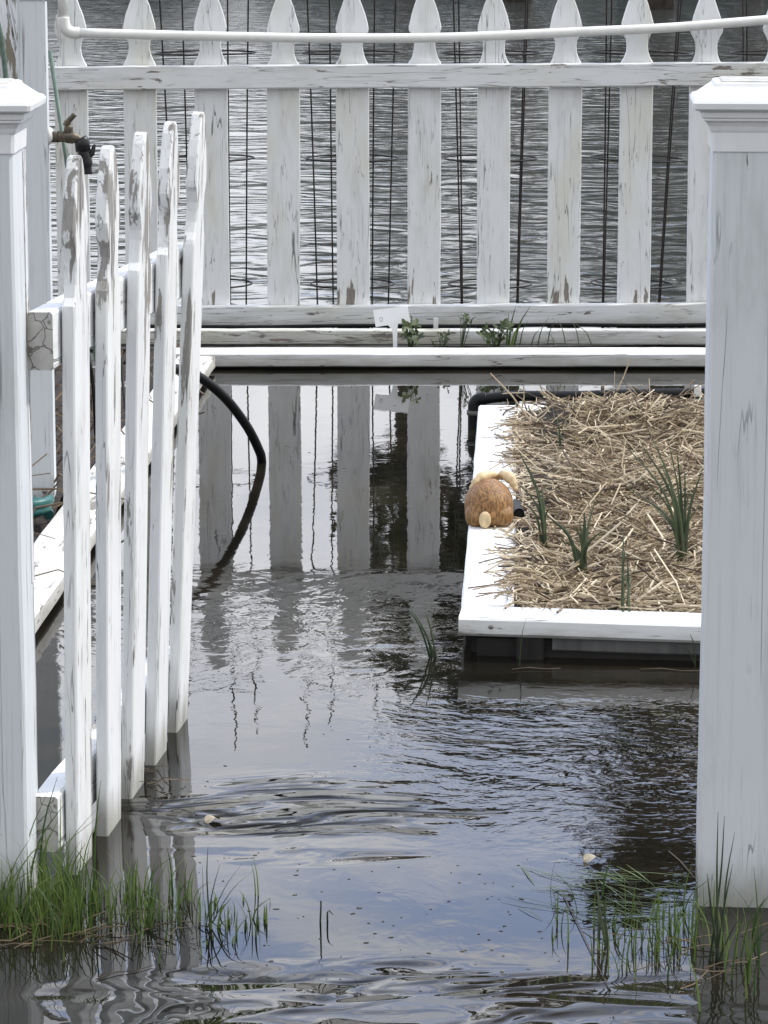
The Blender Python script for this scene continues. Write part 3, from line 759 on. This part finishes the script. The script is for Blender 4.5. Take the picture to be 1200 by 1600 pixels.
for i in range(520):
    u = rr.random()*4.2; k = .13 + .65*rr.random()
    c = i0 + d*u + sidev*k; c.z = .02
    a = rr.uniform(0, 6.28); L = rr.uniform(.08, .30); up = rr.uniform(.1, 1.2)
    dv = Vector((math.cos(a), math.sin(a), up)).normalized()
    B.stalk([c, c + dv*L*.5 + Vector((rr.uniform(-.02, .02), 0, .02)), c + dv*L + Vector((0, 0, -.05))], rr.choice((.0012, .0016, .0024)), rr.random()*.32)
tag(B.build('dry_stems', M_STRAW), 'tangle of dry brown stems covering the soil of the left bed', 'dry stems', kind='stuff')

# ------------------------------------------------------------------ planter greenery and label
def label_sign():
    Y = P(611, 563).y; Q = lambda x, y: PY(x, y, Y)
    o = thing('plant_label', (P(617, 541, .02).x, Y, 0), 'blank white plastic plant label tilted in the narrow planter', 'plant label')
    bm = bmesh.new()
    f = bm.faces.new([bm.verts.new(Q(*p)) for p in ((587, 511), (583, 485), (637, 479), (641, 503))])
    ex = bmesh.ops.extrude_face_region(bm, geom=[f]); bmesh.ops.translate(bm, vec=(0, .003, 0), verts=[g for g in ex['geom'] if isinstance(g, bmesh.types.BMVert)])
    bmesh.ops.recalc_face_normals(bm, faces=bm.faces); obj('plate', bm, M_LABEL, o)
    bm = bmesh.new()
    f = bm.faces.new([bm.verts.new(Q(*p) + Vector((0, .0006, 0))) for p in ((605, 507), (622, 505.5), (621, 514), (620.5, 548), (614.5, 548), (613.5, 520), (611, 513))])
    ex = bmesh.ops.extrude_face_region(bm, geom=[f]); bmesh.ops.translate(bm, vec=(0, .003, 0), verts=[g for g in ex['geom'] if isinstance(g, bmesh.types.BMVert)])
    bmesh.ops.recalc_face_normals(bm, faces=bm.faces); obj('stem', bm, M_LABEL, o)
    c = Q(595.5, 499); pts = [c + Vector((math.cos(a*math.pi/8)*.0042, -.0004, math.sin(a*math.pi/8)*.0065)) for a in range(17)]
    obj('emblem', tube(pts, .0009, 6, False), M_MARK, o)
label_sign()
def leaf_plant(name, px, py, spots, label, Y, cat='plant', group='small plants in the narrow planter'):
    b = PY(px, py, Y); b.z = .01; o = thing(name, b, label, cat, group); rr = random.Random(px)
    st = Blades()
    spots = [q for p_ in spots for q in (p_, (p_[0]+rr.uniform(-9, 9), p_[1]+rr.uniform(-7, 9), p_[2]*rr.uniform(.45, .8)))]
    for (x, y, s) in spots:
        c = PY(x, y, Y + rr.uniform(-.05, .05)); tilt = Vector((rr.uniform(-.9, .9), -rr.uniform(-.2, 1), rr.uniform(.1, 1))).normalized()
        st.stalk([b, b.lerp(c, .6) + Vector((0, 0, .006)), c], .0014, .4)
        # lobed leaf of three leaflets, slightly cupped
        L = Blades(); u = tilt.orthogonal().normalized(); v = tilt.cross(u)
        for q in range(3):
            a = q*2.1 + rr.random(); dv = u*math.cos(a) + v*math.sin(a); sd = tilt.cross(dv)
            pts = [c + dv*s*1.25*k + tilt*s*.22*math.sin(k*2.2) for k in (0, .3, .6, .85, 1.0)]
            L.ribbon(pts, [s*.15, s*.75, s*.85, s*.55, s*.12], min(1, max(0, rr.gauss(.5, .25))), sd, .12)
        L.build('leaf', M_LEAF, o)
    st.build('stem', M_LEAF, o); return o
Ys = P(700, 562).y
leaf_plant('strawberry_plant', 642, 538, [(633, 510, .020), (644, 505, .022), (651, 516, .022), (636, 522, .02), (655, 528, .02), (645, 530, .02), (640, 515, .02)], 'leafy strawberry plant just right of the white plant label', Ys)
leaf_plant('seedling', 690, 538, [(688, 521, .011), (697, 523, .011), (692, 527, .010), (675, 535, .011)], 'tiny seedling with dark leaves between the two strawberry plants', Ys)
leaf_plant('strawberry_plant', 772, 538, [(757, 516, .022), (768, 520, .024), (780, 514, .022), (787, 508, .018), (772, 529, .022), (760, 528, .02), (795, 512, .02), (782, 530, .018)], 'bigger strawberry plant next to the tall grass in the planter', Ys)
leaf_plant('seedling', 720, 538, [(720, 498, .014), (730, 503, .016), (738, 499, .014), (727, 495, .013)], 'dark stemmed plant with a flat leaf top between seedling and strawberries', Ys)
def grass_clump(name, base, tips, Y, label, wide, mat=M_GRASS, group=None, cat='grass tuft'):
    b = PY(*base, Y); b.z = max(b.z, -.02) if b.z > -.02 else -.02
    o = thing(name, b, label, cat, group); rr = random.Random(base[0])
    for (x0, x1, y1) in tips:
        st = PY(x0, base[1], Y + rr.uniform(-.02, .02)); tip = PY(x1, y1, Y + rr.uniform(-.04, .04)); mid = st.lerp(tip, .5) + Vector((0, 0, .006)) - Vector(((tip.x-st.x)*.15, 0, 0))
        pts = spline([st, mid, tip], 4); n = len(pts); B = Blades(); B.ribbon(pts, [wide*(1-(i/(n-1))**1.6*.9) for i in range(n)], rr.random(), Vector((1, .2, 0)), .2)
        B.build('blade', mat, o)
    return o
grass_clump('grass_tuft', (800, 540), [(795, 806, 478), (792, 795, 488), (803, 829, 478), (799, 815, 505)], Ys+.05, 'tuft of tall grass blades in the planter before the fence', .007)
grass_clump('grass_tuft', (850, 540), [(812, 825, 500), (830, 846, 512), (840, 858, 495), (855, 868, 500), (868, 852, 518), (884, 870, 497), (905, 893, 500), (925, 898, 505)], Ys+.05, 'row of thin dark stems at the right of the planter', .004, M_ONION)

# ------------------------------------------------------------------ flooded grass
def flooded(name, regions, label, seed):
    rr = random.Random(seed); B = Blades()
    for (x0, x1, y0, y1, n, hmin, hmax, wd) in regions:
        for i in range(n):
            px, py = rr.uniform(x0, x1), rr.gauss((y0+y1)/2, (y1-y0)*.33)
            b = P(px, py); h = rr.uniform(hmin, hmax)*(.55 + .45*rr.random())
            a = rr.uniform(0, 6.28); ln = h*abs(rr.gauss(.2, .45))
            tip = b + Vector((math.cos(a)*ln, math.sin(a)*ln*.6, h))
            mid = b + Vector((math.cos(a)*ln*.28, math.sin(a)*ln*.2, h*.58))
            pts = spline([b + Vector((0, 0, -.03)), b, mid, tip], 3); m = len(pts); ww = wd*rr.uniform(.6, 1.2)
            B.ribbon(pts, [ww*(1-(k/(m-1))**2*.9) for k in range(m)], min(1, max(0, rr.gauss(.5, .3))), Vector((math.sin(a), -math.cos(a)*.5+.4, 0)), .15)
    o = B.build(name, M_GRASS); tag(o, label, 'grass', kind='stuff')
flooded('grass', [(-40, 130, 1400, 1470, 330, .03, .12, .0025), (100, 240, 1405, 1470, 110, .03, .10, .0024), (230, 320, 1400, 1470, 62, .02, .07, .0022), (310, 430, 1410, 1475, 45, .01, .06, .0034), (0, 150, 1385, 1430, 34, .08, .20, .0034), (140, 300, 1395, 1420, 40, .03, .09, .003)],
        'bright green flooded grass around the left gate post and gate', 21)
flooded('grass', [(930, 1090, 1440, 1520, 70, .03, .09, .0025), (1020, 1090, 1430, 1500, 36, .03, .08, .0026), (1090, 1210, 1440, 1560, 30, .05, .15, .0032), (860, 960, 1400, 1500, 16, .02, .07, .003)],
        'sparse flooded grass in front of the right gate post', 22)
rr = random.Random(31); B = Blades()
for (x0, x1, y0, y1, n) in ((-20, 330, 1425, 1482, 48), (930, 1200, 1450, 1540, 22), (170, 300, 1205, 1235, 9)):
    for i in range(n):
        c = P(rr.uniform(x0, x1), rr.uniform(y0, y1), .002); a = rr.gauss(0, .5); L = rr.uniform(.015, .075); dv = Vector((math.cos(a), math.sin(a), 0))
        B.stalk([c - dv*L/2, c + Vector((0, rr.uniform(-.004, .004), rr.uniform(0, .012))), c + dv*L/2 + Vector((0, 0, rr.uniform(-.003, .015)))], rr.choice((.0004, .0006, .0009)), rr.uniform(.0, .45))
tag(B.build('dead_stems', M_STRAW), 'broken dead stems caught among the flooded grass at the waterline', 'dry stems', kind='stuff')
# blades lying flat on the water near the right post
rr = random.Random(5); B = Blades()
for i in range(85):
    px, py = rr.gauss(965, 62), rr.uniform(1365, 1440); c = P(px, py, .0015); a = R(rr.gauss(-25, 22)); L = rr.uniform(.03, .11)
    dv = Vector((math.cos(a), math.sin(a)*1.4, 0)).normalized()
    B.ribbon([c - dv*L/2, c + Vector((0, 0, .0015)), c + dv*L/2], [.0008, .0021, .0008], min(1, max(0, rr.gauss(.6, .3))), Vector((dv.y, -dv.x, 0)))
tag(B.build('floating_grass', M_GRASS), 'mat of flattened grass floating left of the right gate post', 'grass', kind='stuff')
def emergent(base, tips, label, wide=.0038):
    b = P(*base); o = thing('water_grass', b, label, 'grass tuft', 'lone grass tufts standing in open water'); rr = random.Random(base[0])
    for (x, y) in tips:
        tip = PY(x, y, b.y + rr.uniform(-.08, .02)); pts = spline([b + Vector((rr.uniform(-.01, .01), 0, -.02)), b.lerp(tip, .5) + Vector((0, 0, .008)), tip], 4); n = len(pts)
        B = Blades(); B.ribbon(pts, [wide*(1-(i/(n-1))**2*.85) for i in range(n)], rr.random()*.5, Vector((.6, .6, .3)), .2); B.build('blade', M_ONION, o)
emergent((682, 1026), [(628, 942), (640, 950), (650, 972), (664, 955)], 'lone grass tuft leaning left in the water beside the straw bed corner', .005)
emergent((684, 1030), [(612, 1058), (655, 985)], 'bent pair of blades at the foot of the lone leaning tuft', .003)
emergent((503, 1436), [(500, 1408), (521, 1430)], 'short blade sprouting from open water mid-foreground')
emergent((1118, 1500), [(1122, 1268), (1132, 1275), (1148, 1300), (1105, 1365), (1145, 1350), (1172, 1420)], 'tall grass blades rising before the foot of the right gate post', .0055)
emergent((942, 1478), [(930, 1372), (948, 1395), (936, 1410)], 'dark grass tuft at the left edge of the right-hand grass', .006)
emergent((322, 1448), [(325, 1322), (344, 1350), (378, 1350), (398, 1358)], 'thin blades at the right end of the left-hand grass', .003)
emergent((808, 1040), [(822, 966)], 'single blade against the front board of the straw bed', .003)
emergent((1090, 1040), [(1078, 990), (1064, 1012)], 'dark blade at the right under the straw bed front board', .0035)

# ------------------------------------------------------------------ flotsam
def leaf_flot(px, py, L, Wd, a, label, mat, name='floating_leaf', cat='leaf'):
    c = P(px, py, .002); bm = bmesh.new(); ctr = []; n = 9
    rows = []
    for i in range(n):
        u = i/(n-1); wv = Wd*math.sin(math.pi*min(1, u*.92+.06))**.8
        rows.append([bm.verts.new((L*(u-.5), wv*s*.5, .0012 + .006*abs(s)*math.sin(u*3+s) + .005*u*u)) for s in (-1, -.4, 0.2, 1)])
    for i in range(n-1):
        for k in range(3): bm.faces.new((rows[i][k], rows[i][k+1], rows[i+1][k+1], rows[i+1][k])).smooth = True
    o = obj(name, bm, mat, None, Matrix.Translation(c) @ Matrix.Rotation(a, 4, 'Z')); return tag(o, label, cat)
M_DEAD = simple('dead_leaf', (.33, .29, .21), .6, .3, 60, .3)
M_TWIG = simple('wet_twig', (.075, .055, .035), .7, .3, 60, .3)
leaf_flot(332, 1283, .022, .020, .2, 'pale curled dead leaf floating beside the gate', M_DEAD)
leaf_flot(926, 1344, .026, .018, .1, 'pale dead leaf floating left of the right gate post', M_DEAD)
def stick(a, b, rad, label, z=.002, sag=0):
    p, q = P(*a, z), P(*b, z); pts = [p, p.lerp(q, .35) + Vector((0, .006, .001)), p.lerp(q, .7) - Vector((0, .004, 0)), q]
    tag(obj('twig', tube(pts, [rad, rad, rad*.8, rad*.6], 6), M_TWIG), label, 'twig')
stick((800, 1046), (876, 1044), .0012, 'brown twig floating under the straw bed front board, left one')
stick((1000, 1046), (1094, 1048), .0013, 'straight brown twig under the straw bed front board, right one')
stick((880, 1398), (952, 1545), .0007, 'long dark twig slanting through the right-hand grass')
stick((1045, 1330), (1100, 1385), .0009, 'thin twig crossing toward the right gate post')
stick((150, 1530), (240, 1508), .0008, 'thin pale stem floating below the left-hand grass')
stick((0, 1478), (66, 1476), .0010, 'pale stem floating at the left edge under the grass')
M_BIT = simple('floating_bits', (.07, .065, .05), .7, .4, 60, .3)
bm = bmesh.new(); rr = random.Random(77)
for i in range(230):
    if i < 120: px, py = rr.uniform(300, 900), rr.uniform(1330, 1560)
    elif i < 190: px, py = rr.uniform(300, 720), rr.uniform(590, 1200)
    else: px, py = rr.uniform(230, 330), rr.uniform(1215, 1240) if rr.random() < .6 else rr.uniform(1440, 1480)
    s = rr.uniform(.0008, .0026)
    bmesh.ops.create_icosphere(bm, subdivisions=1, radius=1, matrix=Matrix.Translation(P(px, py, .0004)) @ Matrix.Rotation(rr.random()*3, 4, 'Z') @ Matrix.Diagonal((s*rr.uniform(1, 2.2), s, s*.22, 1)))
tag(obj('floating_debris', bm, M_BIT), 'specks of plant debris scattered over the still water', 'debris', kind='stuff')

# ------------------------------------------------------------------ trees across the lake (seen mirrored in the water)
def make_tree(name, loc, H, base, rad, n, leaf, mat, label, seed, squash=1.0):
    rr = random.Random(seed); loc = Vector(loc)
    o = thing(name, loc, label, 'tree', 'trees on the far shore of the lake')
    bm = tube(spline([loc - Vector((0, 0, .3)), loc + Vector((.1, 0, H*.3)), loc + Vector((-.15, .1, H*.65)), loc + Vector((.1, 0, H*.95))], 4), [.022*H*(1-.065*k) for k in range(13)], 8)
    clumps = []
    for k in range(26):
        a = rr.uniform(0, 6.28); u = rr.random()
        zc = base + (H-base)*u; rc = rad*(1-.75*u**1.6)*rr.uniform(.35, 1)
        c = loc + Vector((math.cos(a)*rc, math.sin(a)*rc, zc*squash)); clumps.append((c, rad*rr.uniform(.22, .42)))
        st = loc + Vector((0, 0, max(base*.7, zc - rc*.7)))
        tube_bm(bm, [st, st.lerp(c, .5) + Vector((0, 0, .15)), c], [.006*H, .004*H, .0015*H], 5)
    obj('trunk', bm, M_BARK, o)
    B = Blades()
    for i in range(n):
        c, s = rr.choice(clumps); g = Vector((rr.gauss(0, 1), rr.gauss(0, 1), rr.gauss(0, .75)))*s*.62
        p = c + g; q = Vector((rr.uniform(-1, 1), rr.uniform(-1, 1), rr.uniform(-.7, .7))).normalized()*leaf*rr.uniform(.6, 1.3)
        B.ribbon([p - q, p, p + q], [leaf*.2, leaf*.9, leaf*.1], min(1, max(0, rr.gauss(.5, .28))), Vector((rr.uniform(-1, 1), rr.uniform(-1, 1), .3)))
    B.build('crown', mat, o); return o
def at(px, dist): return ((px-600)/F*dist*1.02, dist, 0)
make_tree('oak_tree', at(1010, 46), 13.6, 6.8, 1.7, 2600, .20, M_BUD, 'tallest far tree with brownish budding crown, mirrored at the right', 1)
make_tree('oak_tree', at(800, 50), 11.6, 7.6, 2.4, 2600, .20, M_TREE, 'broad far tree mirrored in front of the straw bed', 2)
make_tree('oak_tree', at(640, 60), 13.0, 9.2, 1.5, 1500, .18, M_TREE, 'slim far tree mirrored between the fence pickets and straw bed', 3)
make_tree('oak_tree', at(1150, 55), 12.0, 6.0, 2.2, 1500, .20, M_TREE, 'far tree mirrored behind the right gate post', 4)
low = make_tree('shore_tree', (0, 78, .8), 7.2, 1.2, 3.6, 4200, .30, M_TREE, 'one of the low bushy trees along the far bank', 9)
for k, (x, y, s) in enumerate(((-24, 80, 1.0), (-18, 83, .8), (-12, 79, .95), (-6.5, 82, .8), (6, 80, 1.1), (11, 82, 1.25), (17, 79, 1.2), (23, 82, 1.1), (29, 80, 1.2), (-30, 82, 1.1))):
    c = low.copy(); C.objects.link(c); c.location = (x, y, .9); c.scale = (s, s, s); c.rotation_euler = (0, 0, k*1.3)
    for ch in low.children:
        q = ch.copy(); C.objects.link(q); q.parent = c
low.location = (0, 81, .8)
